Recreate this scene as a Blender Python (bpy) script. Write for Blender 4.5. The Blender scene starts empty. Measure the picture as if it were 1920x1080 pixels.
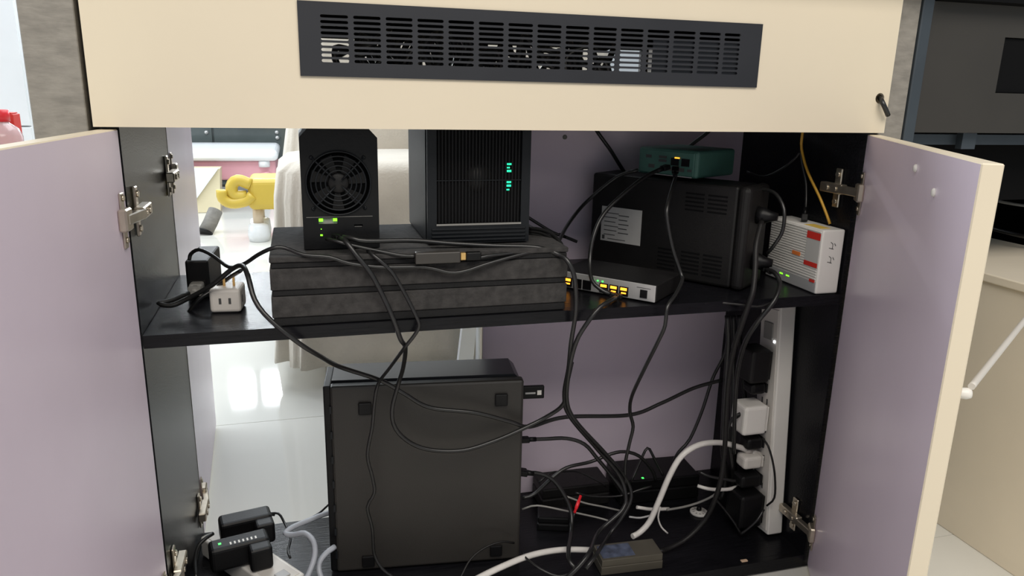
import bpy, bmesh, math, random
from mathutils import Vector, Matrix
from mathutils.geometry import delaunay_2d_cdt
random.seed(7)
scene = bpy.context.scene
COL = scene.collection

# ------------------------------------------------------------------ camera, world, lights, exposure
CAM = Vector((.1944, -.9479, .7908)); FPX = 1401.0
YAW, PITCH, ROLL = .278, .2587, .0225
fwd = Vector((math.sin(YAW)*math.cos(PITCH), math.cos(YAW)*math.cos(PITCH), -math.sin(PITCH)))
rgt = Vector((math.cos(YAW), -math.sin(YAW), 0)); upv = rgt.cross(fwd)
rgt, upv = rgt*math.cos(ROLL)+upv*math.sin(ROLL), upv*math.cos(ROLL)-rgt*math.sin(ROLL)
cd = bpy.data.cameras.new('camera'); co = bpy.data.objects.new('camera', cd); COL.objects.link(co)
m = Matrix((rgt, upv, -fwd)).transposed().to_4x4(); m.translation = CAM; co.matrix_world = m
cd.sensor_width = 36; cd.lens = FPX/1920*36; cd.clip_start = .02
scene.camera = co

w = bpy.data.worlds.new('world'); scene.world = w; w.use_nodes = True
bg = w.node_tree.nodes['Background']; bg.inputs[0].default_value = (.80, .90, 1.0, 1); bg.inputs[1].default_value = .36

def area_light(name, loc, target, size, power, col):
    d = bpy.data.lights.new(name, 'AREA'); d.shape = 'RECTANGLE'; d.size, d.size_y = size; d.energy = power; d.color = col
    o = bpy.data.objects.new(name, d); COL.objects.link(o); o.location = loc
    o.rotation_euler = (Vector(target)-Vector(loc)).to_track_quat('-Z', 'Y').to_euler()
area_light('ceiling_lamp', (.30, -2.1, 2.6), (.30, -2.1, 0), (2.8, 2.0), 108, (1, .93, .84))
for wx, ww in ((-1.25, .50), (-.455, .22), (-.155, .22), (.92, .50)):      # daylight entering at the four windows of the far wall
    area_light('window_daylight', (wx, 6.37, 2.13), (wx, 0, 2.13), (ww, .27), 60*ww, (.92, .97, 1))
area_light('side_window_daylight', (-3.3, 2.6, 1.7), (.5, 2.2, .4), (3.0, 2.0), 120, (.90, .95, 1))
area_light('back_room_fill_light', (-.1, 2.7, 2.65), (-.1, 2.7, 0), (2.6, 2.6), 112, (.90, .96, 1))  # added unseen overhead fill to brighten the floor and cloth behind
vs = scene.view_settings; vs.view_transform = 'Standard'; vs.look = 'None'; vs.exposure = 0.05; vs.gamma = 1; vs.use_curve_mapping = False
scene.cycles.use_denoising = True
scene.cycles.max_bounces = 8

# ------------------------------------------------------------------ helpers
def ray(px, py): return fwd + rgt*((px-960)/FPX) + upv*((540-py)/FPX)
def at_y(px, py, Y): d = ray(px, py); return CAM + d*((Y-CAM.y)/d.y)
def at_z(px, py, Z): d = ray(px, py); return CAM + d*((Z-CAM.z)/d.z)
def at_x(px, py, X): d = ray(px, py); return CAM + d*((X-CAM.x)/d.x)

def mat(name, col, rough=.5, metal=0, var=.06, scale=8, bump=0, bscale=60, stretch=(1, 1, 1), emit=0, coat=0, trans=0, sheen=0, spec=.5):
    mt = bpy.data.materials.new(name); mt.use_nodes = True
    nt = mt.node_tree; b = nt.nodes['Principled BSDF']
    b.inputs['Roughness'].default_value = rough; b.inputs['Metallic'].default_value = metal
    b.inputs['Coat Weight'].default_value = coat; b.inputs['Transmission Weight'].default_value = trans
    b.inputs['Specular IOR Level'].default_value = spec
    if sheen: b.inputs['Sheen Weight'].default_value = sheen
    tc = nt.nodes.new('ShaderNodeTexCoord'); mp = nt.nodes.new('ShaderNodeMapping'); mp.inputs['Scale'].default_value = stretch
    nt.links.new(tc.outputs['Object'], mp.inputs['Vector'])
    n = nt.nodes.new('ShaderNodeTexNoise'); n.inputs['Scale'].default_value = scale; n.inputs['Detail'].default_value = 5
    nt.links.new(mp.outputs['Vector'], n.inputs['Vector'])
    r = nt.nodes.new('ShaderNodeValToRGB'); nt.links.new(n.outputs['Fac'], r.inputs['Fac'])
    r.color_ramp.elements[0].position = .3; r.color_ramp.elements[1].position = .7
    r.color_ramp.elements[0].color = [c*(1-var) for c in col]+[1]; r.color_ramp.elements[1].color = [min(1, c*(1+var)) for c in col]+[1]
    nt.links.new(r.outputs['Color'], b.inputs['Base Color'])
    if emit:
        b.inputs['Emission Color'].default_value = list(col)+[1]; b.inputs['Emission Strength'].default_value = emit
    if bump:
        n2 = nt.nodes.new('ShaderNodeTexNoise'); n2.inputs['Scale'].default_value = bscale; n2.inputs['Detail'].default_value = 4
        nt.links.new(mp.outputs['Vector'], n2.inputs['Vector'])
        bp = nt.nodes.new('ShaderNodeBump'); bp.inputs['Strength'].default_value = bump; bp.inputs['Distance'].default_value = .002
        nt.links.new(n2.outputs['Fac'], bp.inputs['Height']); nt.links.new(bp.outputs['Normal'], b.inputs['Normal'])
    return mt

M = dict(
    cream=mat('cream_laminate', (.70, .615, .475), .42, var=.025, scale=3),
    lavender=mat('lavender_laminate', (.80, .69, .80), .28, var=.04, scale=5),
    black_board=mat('black_laminate', (.006, .006, .0075), .26, var=.3, scale=20, bump=.25, bscale=30, stretch=(1, 12, 12), spec=.18),
    edge_brown=mat('raw_board_edge', (.16, .13, .10), .7, var=.2, scale=60),
    concrete=mat('grey_stone_laminate', (.24, .222, .195), .6, var=.18, scale=40, stretch=(1, 1, 2.5), bump=.3, bscale=120),
    blue_steel=mat('blue_grey_steel', (.07, .085, .10), .45, .5, var=.1),
    dark_and_shade=mat('dark_board_and_painted_shade', (.034, .031, .027), .6, var=.08),  # dark rear board; on the neighbouring fascia, shade put into the colour
    black_void=mat('black_paint_and_shade', (.004, .004, .0045), .7, spec=.1),  # black parts; under the neighbouring desk, shade put into the colour
    grille=mat('dark_anodised_metal', (.028, .029, .034), .45, .3, var=.1),
    plastic=mat('black_plastic', (.0035, .0035, .004), .45, var=.2, scale=40, spec=.25, bump=.1, bscale=300),
    plastic_soft=mat('matt_black_plastic', (.0085, .008, .008), .5, spec=.3, var=.15, scale=30, bump=.15, bscale=400),
    cable=mat('black_cable_jacket', (.012, .012, .012), .33, var=.2, scale=50),
    cable_grey=mat('grey_cable_jacket', (.34, .36, .40), .45, var=.08, scale=50),
    cable_white=mat('white_cable_jacket', (.62, .60, .57), .42, var=.05, scale=50),
    cable_yellow=mat('yellow_fibre_jacket', (.55, .30, .03), .45, var=.1, scale=40),
    nas_grey=mat('dark_grey_plastic', (.008, .0095, .0115), .42, var=.12, scale=30, spec=.25, bump=.1, bscale=300),
    foam_grey=mat('grey_foam', (.032, .030, .029), .95, var=.35, scale=90, bump=.6, bscale=250),
    foam_black=mat('black_foam', (.004, .004, .0045), .9, var=.3, scale=90, bump=.5, bscale=250),
    pc_metal=mat('powder_coated_steel', (.021, .019, .0165), .5, var=.12, scale=6, bump=.12, bscale=500),
    pc_gloss=mat('satin_black_cover', (.010, .011, .014), .3, var=.1),
    white_plastic=mat('white_plastic', (.72, .70, .66), .4, var=.03),
    white_dull=mat('ivory_plastic', (.60, .57, .53), .45, var=.04),
    light_grey=mat('light_grey_plastic', (.40, .40, .40), .45, var=.05),
    mid_grey=mat('grey_plastic', (.22, .215, .20), .5, var=.06),
    nickel=mat('nickel_plated_steel', (.56, .50, .41), .3, .9, var=.12, scale=60),
    brass=mat('brass_contact', (.75, .48, .18), .3, .9),
    silver=mat('silver_paint', (.55, .55, .54), .35, .5, var=.05),
    green=mat('dark_green_plastic', (.05, .14, .115), .5, var=.12, scale=30, bump=.15, bscale=300),
    led_green=mat('green_led', (.05, 1, .10), .4, emit=2.6, var=0),
    led_lime=mat('lime_port_led', (.22, 1, .02), .4, emit=1.6, var=0),
    led_teal=mat('teal_led', (.02, 1, .42), .4, emit=1.4, var=0),
    led_amber=mat('amber_led', (1, .36, .03), .4, emit=2.2, var=0),
    led_white=mat('white_led', (.9, .95, 1), .4, emit=4, var=0),
    sticker=mat('white_paper_label', (.50, .49, .47), .6, var=.05, scale=30),
    ink=mat('dark_grey_print', (.06, .06, .06), .6, var=.1),
    red=mat('red_print', (.62, .035, .025), .5, var=.08),
    orange=mat('orange_print', (.80, .22, .05), .5, var=.08),
    yellow_lab=mat('yellow_sticker', (.75, .52, .10), .5, var=.05),
    red_plastic=mat('red_plastic', (.70, .02, .03), .35, var=.1),
    cloth=mat('off_white_slipcover_cloth', (.62, .57, .49), .9, var=.10, scale=7, bump=.7, bscale=140, sheen=.2),
    tile=mat('glossy_porcelain_tile', (.70, .69, .64), .045, var=.02, scale=2, spec=.35),
    grout=mat('tile_grout', (.50, .47, .42), .8),
    wall=mat('white_wall_paint', (.78, .80, .82), .7, var=.02),
    white_gloss=mat('white_gloss_paint', (.80, .82, .84), .25, var=.02),
    marble=mat('white_marble', (.76, .79, .80), .2, var=.06, scale=9),
    cream_paint=mat('pale_yellow_paint', (.70, .62, .42), .5, var=.04),
    dark_glass=mat('dark_smoked_glass', (.075, .09, .088), .12, var=.15, scale=6),
    yellow=mat('yellow_plastic', (.60, .43, .06), .4, var=.05),
    pink=mat('pink_plastic', (.66, .33, .38), .45, var=.05),
    beige=mat('beige_wood', (.62, .50, .36), .5, var=.1, scale=20),
    bolster=mat('grey_felt', (.19, .18, .165), .9, var=.15, scale=40, bump=.4),
    pet=mat('clear_rose_plastic', (.93, .75, .75), .15, var=.03, trans=.6),
    blue_label=mat('blue_grey_label', (.07, .085, .13), .4, var=.5, scale=70),
    metal_box=mat('olive_grey_metal', (.11, .10, .078), .45, .4, var=.12),
    adapter_brown=mat('brown_grey_plastic', (.036, .032, .028), .4),
    pale_cream=mat('pale_cream_laminate', (.84, .75, .60), .4, var=.02),
    glass=mat('window_glass', (.95, .97, 1), .03, var=0, trans=1),
    skin=mat('tan_cardboard', (.60, .42, .28), .8, var=.1),
)

def newbm(): return bmesh.new()
def box(bm, x0, x1, y0, y1, z0, z1, bev=0, seg=2, T=None, mi=0):
    r = bmesh.ops.create_cube(bm, size=1.0)
    vs_ = r['verts']
    for v in vs_:
        v.co = Vector(((x0+x1)/2+v.co.x*(x1-x0), (y0+y1)/2+v.co.y*(y1-y0), (z0+z1)/2+v.co.z*(z1-z0)))
    fs = set(f for v in vs_ for f in v.link_faces)
    for f in fs: f.material_index = mi
    if bev > 0:
        ed = list(set(e for v in vs_ for e in v.link_edges))
        rr = bmesh.ops.bevel(bm, geom=ed, offset=bev, segments=seg, affect='EDGES', profile=.5)
        vs_ = list(set(v for f in rr['faces'] for v in f.verts) | set(v for v in vs_ if v.is_valid))
        for f in rr['faces']: f.material_index = mi
    if T is not None:
        for v in vs_: v.co = T @ v.co
    return vs_
def frame_of(d):
    d = d.normalized(); a = Vector((0, 0, 1)) if abs(d.z) < .9 else Vector((1, 0, 0))
    u = d.cross(a).normalized(); return u, d.cross(u).normalized()
def tube(bm, pts, r, n=8, mi=0, cap=True):
    pts = [Vector(p) for p in pts]; rings = []; rad = r if callable(r) else (lambda t: r)
    u = None
    for i, p in enumerate(pts):
        d = (pts[min(i+1, len(pts)-1)]-pts[max(i-1, 0)]).normalized()
        if u is None: u, v = frame_of(d)
        else:
            u = (u-d*u.dot(d)); u = u.normalized() if u.length > 1e-6 else frame_of(d)[0]; v = d.cross(u)
        rr = rad(i/max(1, len(pts)-1))
        rings.append([bm.verts.new(p+(u*math.cos(2*math.pi*k/n)+v*math.sin(2*math.pi*k/n))*rr) for k in range(n)])
    for a, b in zip(rings, rings[1:]):
        for k in range(n):
            f = bm.faces.new((a[k], a[(k+1) % n], b[(k+1) % n], b[k])); f.smooth = True; f.material_index = mi
    if cap:
        for rg in (list(reversed(rings[0])), rings[-1]):
            f = bm.faces.new(rg); f.material_index = mi
def cyl(bm, p0, p1, r0, r1=None, n=16, mi=0):
    r1 = r0 if r1 is None else r1
    tube(bm, [p0, p1], lambda t: r0+(r1-r0)*t, n, mi)
def catmull(pts, step=.008):
    P = [Vector(p) for p in pts]; P = [P[0]*2-P[1]]+P+[P[-1]*2-P[-2]]; out = []
    for i in range(1, len(P)-2):
        a, b, c, d = P[i-1:i+3]; n = max(3, int((c-b).length/step))
        for k in range(n):
            t = k/n
            out.append(.5*((2*b)+(c-a)*t+(2*a-5*b+4*c-d)*t*t+(3*b-a-3*c+d)*t**3))
    out.append(P[-2]); return out
def prism(bm, poly, a0, a1, axis='z', T=None, mi=0):
    def mk(p, a):
        q = {'z': (p[0], p[1], a), 'y': (p[0], a, p[1]), 'x': (a, p[0], p[1])}[axis]
        q = Vector(q); return T @ q if T is not None else q
    A = [bm.verts.new(mk(p, a0)) for p in poly]; B_ = [bm.verts.new(mk(p, a1)) for p in poly]
    fs = [bm.faces.new(A), bm.faces.new(list(reversed(B_)))]; n = len(poly)
    for k in range(n): fs.append(bm.faces.new((A[k], B_[k], B_[(k+1) % n], A[(k+1) % n])))
    for f in fs: f.material_index = mi
    bmesh.ops.recalc_face_normals(bm, faces=fs)
def lathe(bm, prof, c, axis=Vector((0, 0, 1)), n=24, mi=0):
    u, v = frame_of(axis); axis = axis.normalized(); rings = []
    for r, h in prof:
        rings.append([bm.verts.new(Vector(c)+axis*h+(u*math.cos(2*math.pi*k/n)+v*math.sin(2*math.pi*k/n))*max(r, 1e-5)) for k in range(n)])
    for a, b in zip(rings, rings[1:]):
        for k in range(n):
            f = bm.faces.new((a[k], a[(k+1) % n], b[(k+1) % n], b[k])); f.smooth = True; f.material_index = mi
    bm.faces.new(rings[0]); bm.faces.new(rings[-1])
def holed_plate(bm, outer, holes, y0, y1, mi=0):
    """plate in the xz plane, from y0 to y1, with real openings"""
    co_, ed, loops = [], [], []
    for lp in [outer]+holes:
        s = len(co_); co_ += [Vector(p) for p in lp]; n = len(lp)
        ed += [(s+k, s+(k+1) % n) for k in range(n)]; loops.append((s, n))
    r = delaunay_2d_cdt(co_, ed, [], 1, 1e-7)
    V, Fc, orig = r[0], r[2], r[3]
    bb = [(min(p[0] for p in h), max(p[0] for p in h), min(p[1] for p in h), max(p[1] for p in h), h) for h in holes]
    def in_hole(q):
        for a0, a1, b0, b1, h in bb:
            if a0 <= q.x <= a1 and b0 <= q.y <= b1:
                ins = False; n_ = len(h)
                for i in range(n_):
                    x1, y1_ = h[i]; x2, y2_ = h[(i+1) % n_]
                    if (y1_ > q.y) != (y2_ > q.y) and q.x < (x2-x1)*(q.y-y1_)/(y2_-y1_)+x1: ins = not ins
                if ins: return True
        return False
    Fc = [f for f in Fc if not in_hole(sum((V[i] for i in f), Vector((0, 0)))/len(f))]
    A = [bm.verts.new((p.x, y0, p.y)) for p in V]; B_ = [bm.verts.new((p.x, y1, p.y)) for p in V]
    for f in Fc:
        bm.faces.new([A[i] for i in f]); bm.faces.new([B_[i] for i in reversed(f)])
    mp = {}
    for i, o in enumerate(orig):
        for k in o: mp[k] = i
    for s, n in loops:
        for k in range(n):
            a, b = mp[s+k], mp[s+(k+1) % n]
            if a != b: bm.faces.new((A[a], B_[a], B_[b], A[b]))
    bmesh.ops.recalc_face_normals(bm, faces=bm.faces[:])
def slot(x0, x1, z0, z1):
    r = (z1-z0)/2; out = []
    for cx, s in ((x1-r, -90), (x0+r, 90)):
        for k in range(5):
            a = math.radians(s+45*k); out.append((cx+r*math.cos(a), (z0+z1)/2+r*math.sin(a)))
    return out
def circle(cx, cz, r, n=16): return [(cx+r*math.cos(2*math.pi*k/n), cz+r*math.sin(2*math.pi*k/n)) for k in range(n)]

def obj(name, bm, mats, parent=None, smooth=False):
    me = bpy.data.meshes.new(name); bmesh.ops.recalc_face_normals(bm, faces=bm.faces[:]) if False else None
    if smooth:
        for f in bm.faces: f.smooth = True
    if parent is None:      # a thing of one mesh: its origin goes to its base
        xs = [v.co for v in bm.verts]
        c = Vector(((min(p.x for p in xs)+max(p.x for p in xs))/2, (min(p.y for p in xs)+max(p.y for p in xs))/2, min(p.z for p in xs)))
        for v in bm.verts: v.co -= c
    bm.to_mesh(me); bm.free()
    for k in (mats if isinstance(mats, (list, tuple)) else [mats]): me.materials.append(M[k])
    o = bpy.data.objects.new(name, me); COL.objects.link(o)
    if parent is None: o.location = c
    else: o.parent = parent
    return o
def tag(o, label, cat, group=None):
    o['label'] = label; o['category'] = cat
    if group: o['group'] = group
    return o
def thing(name, label, cat, loc=(0, 0, 0), rz=0, group=None):
    o = bpy.data.objects.new(name, None); COL.objects.link(o); o.empty_display_size = .02
    o.location = loc; o.rotation_euler = (0, 0, rz); return tag(o, label, cat, group)
def struct(name, bm, m, parent=None):
    o = obj(name, bm, m, parent)
    if parent is None: o['kind'] = 'structure'
    return o
def part(name, parent, m, *boxes, bev=0, seg=2, smooth=False):
    bm = newbm()
    for b in boxes: box(bm, *b, bev=bev, seg=seg)
    return obj(name, bm, m, parent, smooth)

FLOOR, BOT, SH, TOP = 0.0, .026, .493, .742     # floor, bottom board top, shelf top, fascia lower edge
DEP = .3137

# ------------------------------------------------------------------ the room
bm = newbm(); box(bm, -4.0, 6.0, -3.2, 6.6, -.05, -.006); floor = struct('floor', bm, 'grout')
TS = .8
bm = newbm(); box(bm, -TS/2+.0008, TS/2-.0008, -TS/2+.0008, TS/2-.0008, -.006, 0); tile0 = None
tile_me = bpy.data.meshes.new('floor_tile'); bm.to_mesh(tile_me); bm.free(); tile_me.materials.append(M['tile'])
for i in range(-4, 8):
    for j in range(-4, 8):
        x, y = .238+TS*(i+.5), .82+TS*(j-.5)
        if not (-3.6 < x < 5.6 and -2.8 < y < 6.2): continue
        o = bpy.data.objects.new('floor_tile', tile_me); COL.objects.link(o); o.parent = floor; o.location = Vector((x, y, 0))-floor.location
# far wall with its windows
W0 = 6.4
wins = [(-1.53, -.97), (-.585, -.325), (-.285, -.025), (.64, 1.20)]
bm = newbm(); holed_plate(bm, [(-4, 0), (6, 0), (6, 2.8), (-4, 2.8)], [[(a, 1.97), (b, 1.97), (b, 2.29), (a, 2.29)] for a, b in wins], W0, W0+.15)
struct('wall_back', bm, 'wall')
for k, (a, b) in enumerate(wins):
    bm = newbm(); holed_plate(bm, [(a-.03, 1.95), (b+.03, 1.95), (b+.03, 2.31), (a-.03, 2.31)],
                              [[(a+.02, 1.99), (b-.02, 1.99), (b-.02, 2.27), (a+.02, 2.27)]], W0-.02, W0+.05)
    f = struct('window_%d' % (k+1), bm, 'white_gloss')
    bm = newbm(); box(bm, a+.02, b-.02, W0+.012, W0+.018, 1.99, 2.27)
    for v in bm.verts: v.co -= f.location
    obj('pane', bm, 'glass', f)

# ------------------------------------------------------------------ the cabinet
cab = thing('cabinet', 'open under-desk cabinet with cream fascia, black shelves and lavender-lined doors', 'cabinet')
vent_hole = [(.212, .812), (.788, .812), (.788, .872), (.212, .872)]
bm = newbm(); holed_plate(bm, [(-.022, TOP), (1.022, TOP), (1.022, .955), (-.022, .955)], [vent_hole, circle(1.006, .791, .0075)], -.018, 0)
obj('fascia_panel', bm, 'cream', cab)
part('desk_top', cab, 'cream', (-.09, 1.10, -.05, .34, .955, .98), bev=.002)
part('side_panel', cab, ['black_board'], (-.020, 0, 0, DEP, .004, .955))
part('side_panel', cab, ['black_board'], (1.0, 1.020, 0, DEP, .004, .955))
part('edge_strip', cab, 'edge_brown', (-.020, .0004, DEP, DEP+.0012, .004, .955))
part('shelf', cab, 'black_board', (0.0005, .9995, 0, DEP-.002, SH-.0165, SH))
part('bottom_board', cab, 'black_board', (0.0005, .9995, 0, DEP-.002, BOT-.022, BOT))
part('rear_rail', cab, 'black_board', (0.0005, .9995, DEP-.02, DEP-.002, .862, .955))
part('cable_tray', cab, 'black_board', (0.0005, .9995, .12, DEP-.004, .772, .782))
part('rear_board', cab, 'dark_and_shade', (.775, .9995, DEP-.02, DEP-.004, .7822, .8615))
part('vent_backing', cab, 'grille', (.643, .7865, -.0172, -.0152, .8135, .8590))
part('vent_backing', cab, 'white_dull', (.6375, .6425, -.0172, -.0152, .8135, .8470))
# vent grille, one pressed sheet with 15 x 9 slots
holes = []
for c in range(15):
    for r_ in range(9):
        x0 = .2245+c*.0371; z0 = .8175+r_*.0061
        holes.append(slot(x0, x0+(.0315 if c < 14 else .024), z0, z0+.0035))
bm = newbm(); holed_plate(bm, [(.2, .8015), (.8, .8015), (.8, .8835), (.2, .8835)], holes, -.0205, -.0182)
g = obj('vent_grille', bm, 'grille', cab); g['label'] = 'dark metal vent grille with rows of short slots'

def door(name, hx, hy, ang, L, z0, z1, th, flip, par):
    """slab hinged at (hx,hy) running along ang; th is laid on the side away from the inner face"""
    d = Vector((math.cos(ang), math.sin(ang), 0)); n = Vector((-d.y, d.x, 0))*flip      # n: outer side
    bm = newbm(); T = Matrix((d, n, Vector((0, 0, 1)))).transposed().to_4x4(); T.translation = Vector((hx, hy, 0))
    box(bm, 0, L, 0, th, z0, z1, bev=.0012, seg=1, T=T)
    bm.normal_update()
    bmesh.ops.recalc_face_normals(bm, faces=bm.faces[:])
    for f in bm.faces: f.material_index = 1 if f.normal.dot(n) < -.9 else 0
    return obj(name, bm, ['cream', 'lavender'], par), d, n

def hinge(par, px, sx, ey, s, z, d, n, base):
    """concealed hinge: plate on side panel face x=px (sx points inwards), panel edge y=ey, s=+1 goes into the cabinet from the edge"""
    bm = newbm()
    xa, xb = sorted((px+sx*.0006, px+sx*.004))
    ya, yb = sorted((ey+s*.028, ey+s*.042)); box(bm, xa, xb, ya, yb, z-.030, z+.030, bev=.001, seg=1)
    for k in (-1, 1): cyl(bm, (px+sx*.004, ey+s*.035, z+k*.021), (px+sx*.0065, ey+s*.035, z+k*.021), .0042, n=12)
    xa, xb = sorted((px+sx*.003, px+sx*.015)); ya, yb = sorted((ey+s*.012, ey+s*.062))
    box(bm, xa, xb, ya, yb, z-.0075, z+.0075, bev=.0015, seg=1)
    cyl(bm, (px+sx*.015, ey+s*.045, z), (px+sx*.017, ey+s*.045, z), .0045, n=12)
    cyl(bm, (px+sx*.015, ey+s*.025, z), (px+sx*.017, ey+s*.025, z), .0035, n=12)
    q = base+d*.024-n*.006
    p0 = Vector((px+sx*.011, ey+s*.016, z)); p1 = Vector((q.x, q.y, z))
    mid = (p0+p1)/2; dd = (p1-p0); T = Matrix((dd.normalized(), Vector((0, 0, 1)).cross(dd.normalized()), Vector((0, 0, 1)))).transposed().to_4x4(); T.translation = mid
    box(bm, -dd.length/2-.004, dd.length/2+.004, -.005, .005, -.006, .006, bev=.0012, seg=1, T=T)
    T2 = Matrix((d, n, Vector((0, 0, 1)))).transposed().to_4x4(); T2.translation = base+Vector((0, 0, z))
    box(bm, .012, .036, -.010, -.0006, -.013, .013, bev=.002, seg=1, T=T2)
    box(bm, .014, .026, -.0030, -.0006, -.034, .030, bev=.001, seg=1, T=T2)
    for k in (-1, 1): cyl(bm, T2 @ Vector((.020, -.003, k*.024)), T2 @ Vector((.020, -.005, k*.024)), .0035, n=10)
    obj('hinge', bm, 'nickel', par)

lo, hi = .010, TOP-.003
aL = math.radians(-95)
dl, d_, n_ = door('door', -.001, -.003, aL, .505, lo, hi, .018, -1, cab)
for z in (.640, .148): hinge(dl, 0, 1, 0, 1, z, d_, n_, Vector((-.001, -.003, 0)))
aR = math.radians(-120)
dr, d_, n_ = door('door', 1.006, -.004, aR, .495, lo, hi, .018, 1, cab)
for z in (.655, .085): hinge(dr, 1.0, -1, 0, 1, z, d_, n_, Vector((1.006, -.004, 0)))
bm = newbm(); b0 = Vector((1.006, -.004, 0))
kz = .505; kb = b0+d_*.428+n_*.018
lathe(bm, [(.0, 0), (.005, .0), (.004, .016), (.0055, .022), (.006, .027), (.0045, .031), (0, .032)], kb+Vector((0, 0, kz)), n_, 20)
obj('knob', bm, 'white_plastic', dr)
for k, (t, zz) in enumerate(((.292, .716), (.375, .699))):
    bm = newbm(); c = b0+d_*t; lathe(bm, [(0, 0), (.0045, 0), (.0045, .0015), (.003, .003), (0, .0032)], Vector((c.x, c.y, zz)), -n_, 14)
    obj('screw_cap', bm, 'white_plastic', dr)
# rear doors: one swung right out behind, one shut
rd, d_, n_ = door('rear_door', -.001, DEP+.003, math.radians(93), .495, lo, .93, .018, 1, cab)
for z in (.655, .09): hinge(rd, 0, 1, DEP, -1, z, d_, n_, Vector((-.001, DEP+.003, 0)))
bm = newbm(); box(bm, .5, 1.018, DEP+.0002, DEP+.018, lo, .768, bev=.001, seg=1); bmesh.ops.recalc_face_normals(bm, faces=bm.faces[:])
for f in bm.faces: f.material_index = 1 if f.normal.y < -.9 else 0
rdoor = obj('rear_door', bm, ['cream', 'lavender'], cab)
bm = newbm(); c = at_y(1059, 257, DEP); lathe(bm, [(0, 0), (.0042, 0), (.0042, .001), (.002, .0016), (0, .0016)], Vector((c.x, DEP, c.z)), Vector((0, -1, 0)), 12); obj('screw_cap', bm, 'mid_grey', rdoor)

# grey posts either side of the fascia, and the steel upright
bm = newbm(); box(bm, -.082, -.0285, -.012, .31, 0, .9548, bev=.001, seg=1)
tag(obj('desk_post', bm, 'concrete'), 'grey speckled stone-look desk post between the bright room and cream fascia', 'post')
bm = newbm(); box(bm, 1.024, 1.067, -.004, .31, 0, .9548, bev=.001, seg=1)
tag(obj('desk_post', bm, 'concrete'), 'narrow grey stone-look desk post beside the fascia corner with cable hole', 'post')
bm = newbm(); box(bm, 1.068, 1.087, -.008, .06, 0, .9548, bev=.0015, seg=1)
tag(obj('steel_upright', bm, 'blue_steel'), 'blue-grey steel upright between two desks', 'post')

# ------------------------------------------------------------------ neighbouring desk
nd = thing('neighbour_desk', 'dark neighbouring desk with fascia coloured as if in shade and black vent opening', 'desk', (0, 0, 0))
v0 = at_y(1880, 70, 0); v1 = at_y(1880, 175, 0)
bm = newbm(); holed_plate(bm, [(1.092, TOP), (2.2, TOP), (2.2, .93), (1.092, .93)], [[(1.238, .803), (1.84, .803), (1.84, .885), (1.238, .885)]], .004, .022); obj('fascia_panel', bm, 'dark_and_shade', nd)  # the dark tone stands in for shade on this fascia
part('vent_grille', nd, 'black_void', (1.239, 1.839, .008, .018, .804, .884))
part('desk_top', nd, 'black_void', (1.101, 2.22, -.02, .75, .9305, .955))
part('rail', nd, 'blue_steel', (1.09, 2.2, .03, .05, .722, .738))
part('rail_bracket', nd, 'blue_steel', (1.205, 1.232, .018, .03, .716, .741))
part('back_shade_panel', nd, 'black_void', (1.09, 2.4, .80, .82, 0, .93))  # this and the next boards near black, painting in under-desk shade
part('end_shade_panel', nd, 'black_void', (1.070, 1.0895, .062, .80, 0, .93))
part('end_shade_panel', nd, 'black_void', (2.2, 2.22, .0, .80, 0, .93))
part('underside_shade_panel', nd, 'black_void', (1.09, 2.2, .10, .12, .62, .735))
lc = thing('low_cabinet', 'low cream cabinet under the dark neighbouring desk', 'cabinet', (0, 0, 0))
part('body', lc, 'pale_cream', (1.345, 1.64, -.50, .55, .0, .484), bev=.002)
part('top_board', lc, 'pale_cream', (1.338, 1.65, -.51, .56, .485, .5), bev=.002)

# ------------------------------------------------------------------ cables
def cable(name, label, pts, r=.0032, m='cable', plugs=(), group=None, step=.008, raw=False):
    P = pts if raw else [at_y(*p) for p in pts]
    path = catmull(P, step)
    root = thing(name, label, 'cable', path[0], 0, group)
    off = Vector(path[0])
    bm = newbm(); tube(bm, [p-off for p in path], r, 8); obj('cord', bm, m, root)
    for which, ln, wd, pm in plugs:
        seq = path if which == 0 else list(reversed(path))
        p = seq[0]-off; d = (seq[0]-seq[min(4, len(seq)-1)]).normalized()
        u, v = frame_of(d); T = Matrix((d, u, v)).transposed().to_4x4(); T.translation = p
        bm = newbm(); box(bm, -.002, ln, -wd/2, wd/2, -wd*.32, wd*.32, bev=wd*.12, T=T)
        tube(bm, [p-d*.014, p], lambda t: r*1.15+(wd*.28-r)*t, 10)
        obj('plug', bm, pm, root)
    return root
def coil(label, c, rx, ry, turns, seed, r=.0028, group=None, m='cable'):
    rn = random.Random(seed); pts = []
    n = int(turns*9)
    for k in range(n):
        a = 2*math.pi*k/9+rn.uniform(-.25, .25); s = rn.uniform(.7, 1.05)
        pts.append(Vector((c[0]+rx*s*math.cos(a), c[1]+ry*s*math.sin(a), c[2]+r+rn.uniform(0, .068)*min(1, k/6)+.0008*k)))
    return cable('cord_coil', label, pts, r, m, raw=True, group=group)

# ------------------------------------------------------------------ upper compartment, seen through the slots
rn0 = random.Random(11)
for k in range(13):
    x = .285+.028*k; y = .15+.045*(k % 3)
    coil('tangled black cord lying behind the slots of the vent grille', (x, y, .783), .040, .034, 2.6, k+3, .0046, 'cords behind the vent grille')

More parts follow.
